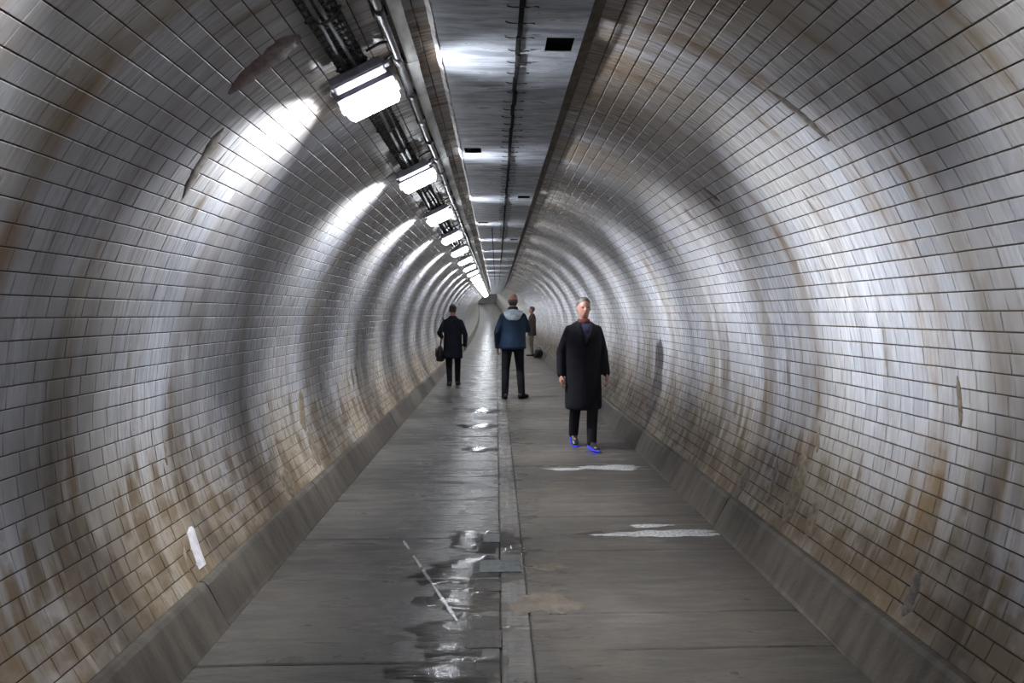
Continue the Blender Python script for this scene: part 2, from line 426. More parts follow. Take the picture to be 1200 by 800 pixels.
def ray_wall(px, py):
    """angle and distance of the wall point that a direction meets."""
    d = _CR.transposed() @ Vector(((px - 600) / F_PX, -(py - 400) / F_PX, -1))
    ox, oz = CAM.x, CAM.z - CZ
    A = d.x ** 2 + d.z ** 2; B = 2 * (ox * d.x + oz * d.z); Cc = ox ** 2 + oz ** 2 - R * R
    s = (-B + math.sqrt(B * B - 4 * A * Cc)) / (2 * A)
    p = CAM + d * s
    return abs(math.atan2(p.x, p.z - CZ)), p.y
def patch_px(name, wall, side, p0, p1, w0, w1, mat, **kw):
    a = ray_wall(*p0); b = ray_wall(*p1)
    return wall_patch(name, wall, side, a[0], a[1], b[0], b[1], w0, w1, mat, **kw)
BROWNSTAIN = simple('crusted_seepage', (0.165, 0.132, 0.09), 0.45, 0, 0.4, 30, 0.4)
GREYSTAIN = simple('grey_render', (0.125, 0.112, 0.098), 0.45, 0, 0.4, 30, 0.4)
REDOXIDE = simple('red_oxide', (0.11, 0.07, 0.068), 0.4, 0, 0.4, 30, 0.3)
for (p0, p1, a, b, m) in (((352, 456), (358, 505), .16, .16, BROWNSTAIN), ((360, 505), (376, 545), .11, .18, BROWNSTAIN), ((330, 548), (346, 582), .22, .18, BROWNSTAIN),
                          ((215, 640), (222, 670), .02, .02, BROWNSTAIN), ((192, 515), (196, 545), .03, .015, BROWNSTAIN),
                          ((352, 42), (268, 110), .17, .08, REDOXIDE), ((262, 150), (214, 232), .07, .05, GREYSTAIN)):
    patch_px('stain_crust', wall_left, -1, p0, p1, a, b, m)
for (p0, p1, a, b, m) in (((943, 530), (918, 612), .13, .16, BROWNSTAIN), ((957, 588), (945, 628), .08, .10, BROWNSTAIN), ((960, 498), (957, 530), .03, .04, BROWNSTAIN),
                          ((878, 548), (850, 600), .13, .10, GREYSTAIN), ((898, 103), (972, 165), .03, .045, GREYSTAIN), ((1078, 668), (1058, 722), .05, .06, GREYSTAIN),
                          ((823, 470), (818, 510), .06, .05, GREYSTAIN), ((912, 540), (898, 590), .05, .04, GREYSTAIN), ((822, 219), (844, 236), .07, .05, GREYSTAIN),
                          ((792, 440), (770, 530), .05, .07, GREYSTAIN), ((1122, 440), (1126, 500), .03, .02, BROWNSTAIN)):
    patch_px('stain_crust', wall_right, 1, p0, p1, a, b, m)
WHITEP = simple('white_marker', (0.46, 0.44, 0.45), 0.4, 0, 0.15, 25)
mk = patch_px('wall_marker', None, -1, (222, 617), (237, 664), .062, .07, WHITEP, thick=0.008, wob=0.04, round_top=True)
tag(mk, 'narrow white round-topped marker plate low on the left tiled wall', 'marker')

# ---- kerbs
def kerb(name, side):
    root = empty(name); tag(root, 'sloped grey concrete kerb along the foot of the %s wall' % ('left' if side < 0 else 'right'), 'kerb', None, 'structure')
    edges = [2.68, 5.6] if side < 0 else [1.75, 3.86, 5.55]
    ys = [Y0 + 0.0]; y = Y0
    while y < 20:
        nx = y + random.uniform(1.35, 1.75)
        near = [e for e in edges if y + 0.6 < e < nx + 0.6]
        y = near[0] if near else nx; ys.append(y)
    for a, b in zip(ys[:-1], ys[1:]):
        if b < 0.5: continue
        j = random.uniform(-.006, .006); g = 0.004
        prof = [(CURB_X - .0 + j, -0.03), (CURB_X + j, 0.004), (CURB_X + .010 + j, 0.02), (CURB_TX - .022 + j, CURB_H - .022), (CURB_TX - .006 + j, CURB_H - .003), (CURB_TX + .05, CURB_H + .006), (CURB_TX + .05, -0.03)]
        mb = MB(); vv = []; nn = len(prof); st = 4
        for i in range(st + 1):
            yy = a + g + (b - a - 2 * g) * i / st
            for (px_, pz) in prof: vv.append((side * (px_ + random.uniform(-.003, .003)), yy, pz))
        ff = [(i * nn + k, i * nn + (k + 1) % nn, (i + 1) * nn + (k + 1) % nn, (i + 1) * nn + k) for i in range(st) for k in range(nn)]
        ff += [tuple(range(nn)), tuple(st * nn + k for k in range(nn))]
        mb.add(vv, ff); mb.build('kerb_block', CURB, root, bent=True)
    mb = MB(); yy = [ys[-1] + i * 2.0 for i in range(int((Y1 - ys[-1]) / 2) + 1)]; pr = [(CURB_X, -.03), (CURB_X, .01), (CURB_TX, CURB_H), (CURB_TX + .05, CURB_H), (CURB_TX + .05, -.03)]
    vv = [(side * p, v, q) for v in yy for p, q in pr]
    mb.add(vv, [(i * 5 + k, i * 5 + (k + 1) % 5, i * 5 + 5 + (k + 1) % 5, i * 5 + 5 + k) for i in range(len(yy) - 1) for k in range(5)])
    mb.build('far_kerb', CURB, root, bent=True)
    mb = MB(); mb.box(*(sorted((side * (CURB_X + .02), side * (CURB_TX + .04)))), Y0, ys[-1], -.03, .0); mb.build('kerb_bed', JOINT, root)
    mb = MB(); a = CURB_X + .012; vv = [(side * a, Y0, 0), (side * (CURB_TX + .0), Y0, CURB_H - .012), (side * (CURB_TX + .0), 20, CURB_H - .012), (side * a, 20, 0)]
    mb.add([bend(*v) for v in vv], [(0, 1, 2, 3)]); mb.build('joint_fill', JOINT, root)
    return root
kerb('baseboard_left', -1); kerb('baseboard_right', 1)

# ---- floor
floor = MB(); 
yy = [Y0, 0, 18] + [18 + 3 * i for i in range(1, 27)]
floor.add([(sx * 1.5, v, -0.014) for v in yy for sx in (-1, 1)], [(2 * i, 2 * i + 1, 2 * i + 3, 2 * i + 2) for i in range(len(yy) - 1)])
floor = floor.build('floor', JOINT, bent=True); tag(floor, 'worn damp stone walkway between the kerbs', 'floor', None, 'structure')
def setrnd(o, q):
    me = o.data; at = me.attributes.new('rnd', 'FLOAT', 'FACE'); at.data.foreach_set('value', [q] * len(me.polygons))
def slab(mb, x0, x1, y0, y1, z, b=0.006):
    """paving slab with chamfered and slightly ragged edges"""
    n = 7; pts = []
    for i in range(n): pts.append((x0 + (x1 - x0) * i / (n - 1), y0 + random.uniform(-.004, .004)))
    top = [(x0 + (x1 - x0) * i / (n - 1), y1 + random.uniform(-.004, .004)) for i in range(n)]
    ring = pts + top[::-1]; m = len(ring); cx, cy = (x0 + x1) / 2, (y0 + y1) / 2
    vv = [(x, y, -0.02) for x, y in ring] + [(x, y, z - b) for x, y in ring]
    vv += [(x - math.copysign(b, x - cx), y - math.copysign(b, y - cy), z + random.uniform(-.001, .001)) for x, y in ring]
    ff = [(i, (i + 1) % m, m + (i + 1) % m, m + i) for i in range(m)] + [(m + i, m + (i + 1) % m, 2 * m + (i + 1) % m, 2 * m + i) for i in range(m)]
    ff += [(2 * m + i, 2 * m + i + 1, 2 * m + m - 2 - i, 2 * m + m - 1 - i) for i in range(n - 1)]
    mb.add(vv, ff)
def pave(x0, x1, mat, joints, step, nm):
    y = 0.9
    lst = sorted(joints)
    while y < 13:
        nx = y + random.uniform(step * .85, step * 1.15)
        c = [j for j in lst if y + step * .45 < j < nx + step * .5]
        nx = c[0] if c else nx
        mb = MB(); slab(mb, x0, x1, y + .003, nx - .003, random.uniform(-.002, .001)); o = mb.build(nm, mat, floor); setrnd(o, random.random())
        y = nx
    mb = MB()
    while y < 40:
        nx = y + random.uniform(step * .85, step * 1.15)
        slab(mb, x0, x1, y + .006, nx - .006, random.uniform(-.002, .001)); y = nx
    o = mb.build('far_' + nm, mat, floor, bent=True); setrnd(o, .4); tag(o, kind='stuff')
    mb = MB(); q = [y + i * 3.0 for i in range(int((Y1 - y) / 3) + 2)]
    mb.add([(x, v, 0) for v in q for x in (x0, x1)], [(2 * i, 2 * i + 1, 2 * i + 3, 2 * i + 2) for i in range(len(q) - 1)])
    o = mb.build('distant_paving', mat, floor, bent=True); setrnd(o, .4)
    mb = MB(); mb.add([(x0, Y0, 0), (x1, Y0, 0), (x1, .9, 0), (x0, .9, 0)], [(0, 1, 2, 3)]); o = mb.build('rear_paving', mat, floor); setrnd(o, .4)
pave(-CURB_X - .004, STRIP0 - .004, FLOOR_L, [2.37, 3.14, 3.72, 4.5, 5.02, 6.27], .66, 'slab')
pave(STRIP1 + .004, CURB_X + .004, FLOOR_R, [2.44, 2.75, 3.5, 4.1, 5.5], .62, 'slab')
pave(STRIP0, STRIP1, STRIPM, [], .9, 'channel_stone')

# small plates and repairs let into the walkway
def fpt(px, py, z=0.0):
    d = _CR.transposed() @ Vector(((px - 600) / F_PX, -(py - 400) / F_PX, -1))
    s = (z - CAM.z) / d.z; p = CAM + d * s; return p.x, p.y
PLATEF = simple('worn_cover_plate', (0.075, 0.082, 0.08), 0.4, 0.1, 0.35, 30)
DARKP = simple('dark_setting_bed', (0.035, 0.030, 0.026), 0.5, 0, 0.5, 40, 0.6)
SANDP = simple('sandy_repair', (0.085, 0.068, 0.050), 0.6, 0, 0.3, 20, 0.4)
def rect_patch(name, x0, x1, y0, y1, mat, zt=.004):
    a = fpt(x0, y1); b = fpt(x1, y1); c = fpt(x1, y0); d = fpt(x0, y0)
    mb = MB(); mb.box(min(a[0], d[0]) * .5 + max(a[0], d[0]) * .5, (b[0] + c[0]) / 2, a[1], d[1], -.004, zt, .003); return mb.build(name, mat, floor)
rect_patch('cover_plate', 562, 610, 657, 671, PLATEF, .006)
rect_patch('cover_plate', 566, 586, 626, 636, PLATEF, .006)
rect_patch('repair_block', 545, 588, 740, 760, DARKP, .0055)
rect_patch('repair_block', 555, 587, 683, 693, DARKP, .0055)
def blob_patch(name, cx, cy, rx, ry, mat, parent, z0=.0008, z1=.004, n=40, seed=0, rag=.28):
    rnd = random.Random(seed); ph = [rnd.uniform(0, 6.28) for _ in range(6)]
    def rad(a): return 1 + rag * (math.sin(2 * a + ph[0]) * .35 + math.sin(3 * a + ph[1]) * .4 + math.sin(5 * a + ph[2]) * .3 + math.sin(9 * a + ph[3]) * .22 + math.sin(14 * a + ph[4]) * .15)
    vv = []; 
    for q, z in ((1.0, z0), (.86, z1), (.4, z1 + .0003)):
        for k in range(n):
            a = 2 * PI * k / n; r = rad(a) * q; vv.append((cx + rx * r * math.cos(a), cy + ry * r * math.sin(a), z))
    vv.append((cx, cy, z1 + .0003))
    ff = [(j * n + k, j * n + (k + 1) % n, (j + 1) * n + (k + 1) % n, (j + 1) * n + k) for j in range(2) for k in range(n)]
    ff += [(2 * n + k, 2 * n + (k + 1) % n, 3 * n) for k in range(n)]
    mb = MB(); mb.add(vv, ff); return mb.build(name, mat, parent, smooth=True)
x_, y_ = fpt(640, 706); blob_patch('sandy_repair', x_, y_, .15, .13, SANDP, floor, 0.0, .003, seed=3, rag=.5)
x_, y_ = fpt(645, 664); blob_patch('sandy_repair', x_, y_, .10, .05, SANDP, floor, 0.0, .003, seed=4, rag=.15)
PALE_GLINT = simple('pale_glint', (0.36, 0.36, 0.35), 0.25, 0, 0.3, 50, 0.3)  # white reflections on the wet floor, painted as pale streaks
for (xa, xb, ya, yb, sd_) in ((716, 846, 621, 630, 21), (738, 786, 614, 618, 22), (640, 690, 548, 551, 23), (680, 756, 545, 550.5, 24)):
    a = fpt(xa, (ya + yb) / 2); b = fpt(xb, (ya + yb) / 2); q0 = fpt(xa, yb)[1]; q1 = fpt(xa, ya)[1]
    blob_patch('glint_streak', (a[0] + b[0]) / 2, (q0 + q1) / 2, (b[0] - a[0]) / 2, (q1 - q0) / 2, PALE_GLINT, floor, 0.0, .0026, 48, sd_, .35)
PAINT = simple('white_paint', (0.6, 0.6, 0.62), 0.4, 0, 0.3, 60)
mb = MB(); prev = None
a = fpt(473, 634); b = fpt(536, 728)
for k in range(30):
    f0, f1 = k / 30, (k + .92) / 30
    if k in (4, 5, 6, 12): continue
    p0 = Vector((a[0] + (b[0] - a[0]) * f0, a[1] + (b[1] - a[1]) * f0, 0)); p1 = Vector((a[0] + (b[0] - a[0]) * f1, a[1] + (b[1] - a[1]) * f1, 0))
    w_ = .007 + random.uniform(-.002, .003); t_ = (p1 - p0).normalized(); s_ = Vector((-t_.y, t_.x, 0))
    vv = [p0 - s_ * w_, p0 + s_ * w_, p1 + s_ * w_ * .9, p1 - s_ * w_]
    mb.add([(v.x, v.y, -.002) for v in vv] + [(v.x, v.y, .0035) for v in vv], [(4, 5, 6, 7), (0, 1, 5, 4), (1, 2, 6, 5), (2, 3, 7, 6), (3, 0, 4, 7)])
mb.build('paint_line', PAINT, floor)

# ---- ceiling: pairs of galvanised plates, laced along a black seam
ceil_ = MB(); yy = [Y0, 0, 18] + [18 + 3 * i for i in range(1, 27)]
ceil_.add([(sx, v, PANEL_Z + .03) for v in yy for sx in (PXL + .01, PXR - .01)], [(2 * i, 2 * i + 1, 2 * i + 3, 2 * i + 2) for i in range(len(yy) - 1)])
ceiling = ceil_.build('ceiling', BLACK, bent=True); tag(ceiling, 'flat strip of galvanised plates laced together along the tunnel crown', 'ceiling', None, 'structure')
SEAM = -0.02
def vent_at(y):
    return None
vents = []
for k in range(-1, 8):
    yv = 2.60 + k * 1.66
    vents.append((yv, 0.165 if k % 2 == 0 else -0.295))
def plate(x0, x1, y0, y1):
    """sheet with a shallow dish; a rectangular vent hole is left where one falls"""
    hs = [(yv, xv) for yv, xv in vents if y0 < yv < y1 and x0 < xv < x1]
    hw, hl = .062, .066
    ycuts = sorted(set([y0, y1] + [q for yv, _ in hs for q in (yv - hl, yv + hl)] + [y0 + (y1 - y0) * f for f in (.25, .5, .75)]))
    xcuts = sorted(set([x0, x1] + [q for _, xv in hs for q in (xv - hw, xv + hw)]))
    mb = MB(); nx = len(xcuts)
    for zt in (0, .004):
        for q in ycuts:
            for x in xcuts:
                f = (q - y0) / (y1 - y0); mb.v.append((x, q, PANEL_Z + zt - .006 * math.sin(PI * f)))
    base = nx * len(ycuts)
    for i in range(len(ycuts) - 1):
        for j in range(nx - 1):
            cx, cy = (xcuts[j] + xcuts[j + 1]) / 2, (ycuts[i] + ycuts[i + 1]) / 2
            if any(abs(cx - xv) < hw * .9 and abs(cy - yv) < hl * .9 for yv, xv in hs): continue
            a = i * nx + j
            mb.f.append((a, a + 1, a + nx + 1, a + nx)); mb.f.append((base + a, base + a + nx, base + a + nx + 1, base + a + 1))
    mb.v = [bend(*v) for v in mb.v]
    me = bpy.data.meshes.new('plate'); me.from_pydata(mb.v, [], mb.f); me.update()
    return link('plate', me, PLATE, ceiling)
y = -1.9
while y < 24:
    e = y + 1.66
    if y < 8.0:
        plate(PXL, SEAM - .009, y + .003, e - .003); plate(SEAM + .009, PXR, y + .003, e - .003)
    else:
        for q in (0, 1):
            a, b = y + q * .83, y + q * .83 + .83
            plate(PXL, -.19, a + .004, b - .004); plate(-.175, SEAM - .004, a + .004, b - .004); plate(SEAM + .008, PXR, a + .004, b - .004)
    y = e
mb = MB(); q = [y + i * 3 for i in range(int((Y1 - y) / 3) + 2)]
mb.add([(x, v, PANEL_Z) for v in q for x in (PXL, PXR)], [(2 * i, 2 * i + 1, 2 * i + 3, 2 * i + 2) for i in range(len(q) - 1)])
mb.build('far_plating', PLATE, ceiling, bent=True)
mb = MB(); mb.add([(PXL, Y0, PANEL_Z), (PXR, Y0, PANEL_Z), (PXR, -1.9, PANEL_Z), (PXL, -1.9, PANEL_Z)], [(0, 1, 2, 3)]); mb.build('rear_plating', PLATE, ceiling)
# seam filler: short black lengths, out of line
y = .8
while y < 13:
    L_ = random.uniform(.12, .3); dx = random.uniform(-.006, .006)
    mb = MB(); mb.box(SEAM - .010 + dx, SEAM + .010 + dx, y, y + L_ - .01, PANEL_Z - .012, PANEL_Z + .012, .003); mb.build('seam_filler', BLACK, ceiling); y += L_
# lacing staples
mbs = MB()
mbs.tube([(-.062, 0, .012), (-.060, 0, -.004), (-.04, .002, -.007), (.02, .0, -.008), (.058, -.002, -.006), (.066, .008, -.004), (.064, .016, .01)], .0030, 6)
sme = mbs.mesh('staple', True); sme.materials.append(RUSTIRON)
y = .9; k = 0
while y < 9.5:
    f = ((y + 1.9) % 1.66) / 1.66
    o = bpy.data.objects.new('staple', sme); COL.objects.link(o); o.parent = ceiling
    o.location = (SEAM + random.uniform(-.008, .008), y, PANEL_Z - .006 * math.sin(PI * f)); o.rotation_euler = (0, 0, random.uniform(-.08, .08)); o.scale = (random.uniform(.75, 1.05), 1, 1)
    y += .125
# mortar fillet left of the plates, painted shadow strip on the right
def fillet(name, x0, z0, th, r, mat, rag):
    mb = MB(); yy = []; y = -1.5
    while y < 20: yy.append(y); y += .05 if y < 10 else .3
    yy += [20 + 4 * i for i in range(20)]
    s = 1 if x0 > 0 else -1
    for v in yy:
        j = random.uniform(-rag, rag) if v < 12 else 0
        mb.v += [(x0 - s * .002 + j * .4, v, z0 + .006), (x0 + s * (.004 + abs(j)), v, z0 - .002 + j * .5), (x0 + s * .03, v, z0 + .016 + j), rpt(r, th, v), rpt(r + .02, th, v)]
    mb.f = [(i * 5 + k, i * 5 + k + 1, i * 5 + 6 + k, i * 5 + 5 + k) for i in range(len(yy) - 1) for k in range(4)]
    return mb.build(name, mat, ceiling, bent=True)
fillet('mortar_fillet', PXL, PANEL_Z, -(TH_L + .012), R - .002, PALEM, .007)
mb = MB(); yy = [Y0, 0, 18] + [18 + 3 * i for i in range(1, 27)]
for v in yy: mb.v += [(PXR - .012, v, PANEL_Z + .03), rpt(R + .004, TH_R + .004, v)]
mb.f = [(2 * i, 2 * i + 1, 2 * i + 3, 2 * i + 2) for i in range(len(yy) - 1)]
mb.build('crown_gap', GAP_SHADOW, ceiling, bent=True)  # dark brown colour stands in for the shadow beside the plates
# end bulkheads far ahead and behind
for nm, yv, sx in (('wall_end', Y1 - 1, 0), ('wall_rear', Y0 + .02, 0)):
    mb = MB(); n = 40; mb.v = [bend(*rpt(R + .1, 2 * PI * k / n, yv)) for k in range(n)] + [bend(*rpt(R + .1, 2 * PI * k / n, yv + (.1 if yv > 0 else -.1))) for k in range(n)]
    mb.f = [tuple(range(n)), tuple(range(2 * n - 1, n - 1, -1))] + [(k, (k + 1) % n, n + (k + 1) % n, n + k) for k in range(n)]
    o = mb.build(nm, FARWALL); tag(o, 'pale wall closing the %s of the tunnel' % ('far end' if yv > 0 else 'rear'), 'wall', None, 'structure')

# ================================================================== LAMPS AND SERVICES
TH_LAMP = -math.radians(26.0)
def make_light():
    """local frame: X tangential, Y along the tunnel, Z towards the axis; origin on the wall"""
    root = empty('ceiling_light')
    mb = MB(); mb.box(-.14, .14, -.085, .085, .045, .088, .012); mb.box(-.146, .146, -.09, .09, .080, .094, .005); mb.build('housing', HOUSING, root)
    mb = MB(); mb.box(-.136, .136, -.080, .080, .092, .150, .020, seg=1); mb.build('diffuser', LAMP, root, smooth=False)
    for s in (-1, 1):
        mb = MB(); mb.box(s * .10 - .012, s * .10 + .012, -.02, .02, .0, .05, .002); mb.build('bracket', RUSTIRON, root)
        mb = MB(); mb.box(s * .146 - .005, s * .146 + .005, -.018, .018, .06, .118, .003); mb.build('clip', GALV, root)
    b = MB(); b.box(-.125, .125, -.235, -.150, .055, .098, .008); b.box(-.150, .140, -.20, -.165, .068, .084, .004); bal = b.build('control_box', HOUSING, root)
    mb = MB(); mb.tube([(.12, -.19, .075), (.143, -.185, .078), (.152, -.16, .075), (.153, -.12, .068), (.148, -.09, .065), (.138, -.06, .066)], .006, 8); mb.build('lead', CABLE, bal, smooth=True)
    mb = MB(); mb.tube([(-.14, -.19, .06), (-.18, -.2, .058), (-.215, -.2, .04), (-.20, -.22, .02), (-.15, -.25, .02), (-.08, -.26, .03)], .006, 8); mb.build('lead', CABLE, bal, smooth=True)
    # the tube throws its light out as a fan across the tunnel
    for q, eq, sq in ((-80, .42, 60), (-42, 1.8, 46), (0, .9, 46), (46, 1.0, 50), (94, .95, 78)):
        ld = bpy.data.lights.new('lamp_light', 'AREA'); ld.shape = 'RECTANGLE'; ld.size = .10 if abs(q) < 60 else .05; ld.size_y = .12
        ld.energy = FAN_W * eq; ld.color = LAMP_COLOR[:3]; ld.spread = math.radians(sq)
        lo = bpy.data.objects.new('lamp_light', ld); COL.objects.link(lo); lo.parent = root
        lo.location = ((0 if q == 0 else math.copysign(.105 if abs(q) < 60 else .142, q)), 0, .152 if abs(q) < 60 else .118); lo.rotation_euler = (0, PI + math.radians(q), 0)
    return root
def light_matrix(y, th=TH_LAMP):
    p = Vector(bend(*rpt(R, th, y))); Z = Vector((-math.sin(th), 0, -math.cos(th)))
    q = Vector(bend(*rpt(R, th, y + .1))); Yv = (q - p).normalized()
    X = Yv.cross(Z).normalized(); Z = X.cross(Yv)
    M = Matrix.Identity(4)
    for i in range(3): M[i][0] = X[i]; M[i][1] = Yv[i]; M[i][2] = Z[i]; M[i][3] = p[i]
    return M
proto = make_light()
pch = list(proto.children_recursive)
def copy_tree(o, parent=None):
    c = o.copy(); COL.objects.link(c); c.parent = parent
    for ch in [q for q in pch if q.parent == o]: copy_tree(ch, c)
    return c
order_words = ['nearest', 'second', 'third', 'fourth', 'fifth', 'sixth', 'seventh', 'eighth', 'ninth', 'tenth']
lights = []
k = -2
while True:
    yv = LY0 + k * LSP
    if yv > 93: break
    simplify = k > 12
    o = proto if k == -2 else (copy_tree(proto) if not simplify else None)
    if simplify:
        o = proto.copy(); COL.objects.link(o)
        for ch in pch:
            if ch.name.startswith(('housing', 'diffuser', 'lamp_light')):
                c = ch.copy(); COL.objects.link(c); c.parent = o
    o.matrix_world = light_matrix(yv)
    if k < 0: lab = 'bright bulkhead light behind the viewer on the tunnel crown'
    elif k == 0: lab = 'nearest and largest glowing white bulkhead light, its grey box and leads clear'
    elif k < 10: lab = '%s glowing bulkhead light from the viewer in the receding ceiling row' % order_words[k]
    else: lab = 'small distant bulkhead light merging into the glowing far end of the row'
    tag(o, lab, 'light', 'bulkhead lights along the crown'); lights.append(o)
    k += 1

def run_y(y0, y1, fine=10.0, a=.25, b=1.0):
    out = []; y = y0
    while y < y1: out.append(y); y += a if y < fine else b
    return out
# cable tray behind the lamps
tray = empty('cable_tray'); tag(tray, 'narrow lattice tray packed with black cables behind the row of lights', 'cable tray')
for s in (-1, 1):
    mb = MB(); yy = run_y(-2, 60, 10, .5, 2)
    for v in yy:
        th = TH_LAMP + s * .036
        mb.v += [rpt(R - .015, th - .0025, v), rpt(R - .015, th + .0025, v), rpt(R - .042, th + .0025, v), rpt(R - .042, th - .0025, v)]
    mb.f = [(i * 4 + k, i * 4 + (k + 1) % 4, i * 4 + 4 + (k + 1) % 4, i * 4 + 4 + k) for i in range(len(yy) - 1) for k in range(4)]
    mb.build('rail', RUSTIRON, tray, bent=True)
mb = MB(); y = .6
while y < 9:
    a = rpt(R - .046, TH_LAMP - .038, y); b = rpt(R - .046, TH_LAMP + .038, y + .02)
    mb.tube([a, b], .0035, 5); a2 = rpt(R - .048, TH_LAMP + .038, y + .02); b2 = rpt(R - .048, TH_LAMP - .038, y + .045); mb.tube([a2, b2], .0022, 5); y += .045
o = mb.build('lacing', RUSTIRON, tray, smooth=True); tag(o, kind='stuff')
for i in range(7):
    off = (-.028, -.019, -.009, .0, .010, .019, .028)[i]; rr = (.010, .012, .009, .013, .010, .012, .009)[i]
    ph = random.uniform(0, 6); lift = (.032, .040, .034, .044, .036, .041, .031)[i]
    pts = [Vector(bend(*rpt(R - lift + .004 * math.sin(1.7 * v + ph), TH_LAMP + off + .006 * math.sin(2.3 * v + ph * 2), v))) for v in run_y(-2, 60, 10, .12, .8)]
    mb = MB(); mb.tube(pts, rr, 8); mb.build('cable', CABLE if i % 3 else CABLE2, tray, smooth=True)
y = .9
while y < 9:
    mb = MB(); pts = [rpt(R - .030 - .034 * math.sin(PI * f), TH_LAMP - .042 + .084 * f, y) for f in np.linspace(0, 1, 9)]; mb.tube(pts, .006, 6); mb.build('strap', RUSTIRON, tray, smooth=True); y += LSP / 4
# conduit pipe
cond = empty('conduit'); tag(cond, 'round grey conduit pipe with dark clamps beside the row of lights', 'pipe')
TH_C = -math.radians(19.5)
mb = MB(); mb.tube([Vector(bend(*rpt(R - .04 + .003 * math.sin(2 * v), TH_C + .0025 * math.sin(3.1 * v), v))) for v in run_y(-2, 70, 10, .25, 1)], .017, 10); mb.build('pipe', PIPE, cond, smooth=True)
y = 1.0; k = 0
while y < 12:
    mb = MB(); c0, c1 = rpt(R - .04, TH_C, y - .03), rpt(R - .04, TH_C, y + .03); mb.tube([c0, c1], .0225, 10); mb.build('coupling', CABLE if k % 2 else PIPE, cond, smooth=True)
    mb = MB(); M = light_matrix(y + .06, TH_C); mb.box(-.03, .03, -.012, .012, .0, .03, .003, M); mb.build('saddle', RUSTIRON, cond); y += .41; k += 1
# pale steel strip in lengths that do not quite line up
strip = empty('steel_strip'); tag(strip, 'pale flat galvanised steel strip running along the crown left of the plates', 'strip')
y = -.52; 
while y < 60:
    th = -math.radians(17.6) + random.uniform(-.003, .003); e = y + 1.64; mb = MB(); d = random.uniform(-.003, .003)
    for (v, dd) in ((y + .004, 0), (y + .82, d * 1.5), (e - .004, d)):
        wd = .0155
        mb.v += [rpt(R - .001, th - wd + dd, v), rpt(R - .001, th + wd + dd, v), rpt(R - .030, th + wd + dd, v), rpt(R - .030, th - wd + dd, v)]
    mb.f = [(i * 4 + k, i * 4 + (k + 1) % 4, i * 4 + 4 + (k + 1) % 4, i * 4 + 4 + k) for i in range(2) for k in range(4)] + [(0, 1, 2, 3), (8, 9, 10, 11)]
    mb.build('strip_length', GALV, strip, bent=True)
    if y < 10:
        mb = MB(); M = light_matrix(e, th); mb.box(-.031, .031, -.03, .03, .02, .034, .004, M); mb.build('joint_cover', GALV, strip)
    y = e

# ================================================================== WATER ON THE FLOOR
def puddle(px0, px1, py0, py1, label, seed, rag=.3):
    a = fpt(px0, (py0 + py1) / 2); b = fpt(px1, (py0 + py1) / 2); n_, f_ = fpt((px0 + px1) / 2, py1)[1], fpt((px0 + px1) / 2, py0)[1]
    o = blob_patch('puddle', (a[0] + b[0]) / 2, (n_ + f_) / 2, abs(b[0] - a[0]) / 2, (f_ - n_) / 2, WATER, None, .0006, .0042, 56, seed, rag)
    tag(o, label, 'puddle', 'puddles on the walkway'); return o
puddle(462, 594, 768, 806, 'shiny puddle at the bottom edge of the picture beside the channel', 1)
puddle(480, 594, 720, 768, 'white-glinting puddle around the dark rectangular repair', 2, .35)
puddle(490, 594, 690, 718, 'small wet glint between the two dark repairs', 12, .35)
puddle(494, 604, 652, 690, 'ragged shining puddle around the grey cover plate', 3, .35)
puddle(528, 606, 620, 648, 'small shining puddle at the farther small cover plate', 4)
puddle(664, 760, 622, 632, 'long thin puddle between the right slabs and the kerb', 5, .25)
puddle(542, 584, 523, 530, 'thin wet streak across the left slabs', 7, .3)
puddle(538, 586, 496, 502, 'broad wet sheen left of the channel before the man in blue', 8, .3)
puddle(545, 584, 478, 484, 'wet sheen left of the feet of the man in blue', 9, .3)
puddle(590, 618, 640, 650, 'tiny puddle on the channel stone', 11, .3)

# ================================================================== PEOPLE
SKIN = simple('skin', (0.40, 0.20, 0.15), 0.5, 0, 0.12, 25, 0.05)
EYEW = simple('eye', (0.05, 0.035, 0.03), 0.2, 0, 0.1)
LIP = simple('lips', (0.30, 0.11, 0.095), 0.5, 0, 0.1)
def cloth(name, c, r=0.8, sc=22, b=0.35): return simple(name, c, r, 0, 0.25, sc, b, 0.3)
NAVY = cloth('navy_jacket', (0.007, 0.022, 0.050), 0.6, 9, 0.6); NAVYD = cloth('navy_trim', (0.012, 0.02, 0.04))
PALEBLUE = cloth('pale_hood_lining', (0.60, 0.68, 0.76), 0.7)
COATB = cloth('black_coat', (0.006, 0.006, 0.010), 0.9, 10, 0.5); COATL = cloth('dark_blue_coat', (0.007, 0.008, 0.016), 0.9, 10, 0.5)
TROUB = cloth('black_trousers', (0.009, 0.009, 0.012)); BROWNC = cloth('brown_coat', (0.075, 0.05, 0.042)); TAN = cloth('stone_trousers', (0.21, 0.18, 0.14))
SHOE = simple('dark_shoe', (0.022, 0.016, 0.013), 0.4); HAIRD = simple('dark_hair', (0.02, 0.015, 0.012), 0.5, 0, .3, 60, .5); HAIRG = simple('grey_hair', (0.075, 0.06, 0.05), 0.6, 0, .3, 60, .5)
SHIRT = cloth('maroon_scarf', (0.10, 0.025, 0.022)); TIE = cloth('slate_blue_shirt', (0.025, 0.027, 0.06)); BAG = simple('black_bag', (0.010, 0.010, 0.012), 0.5, 0, .3, 30)
BLUE_TRAIL = emission('blue_trail_glow', (0.05, 0.08, 1.0, 1), 1.6)  # blue light trail at the feet, put into the soles as glow

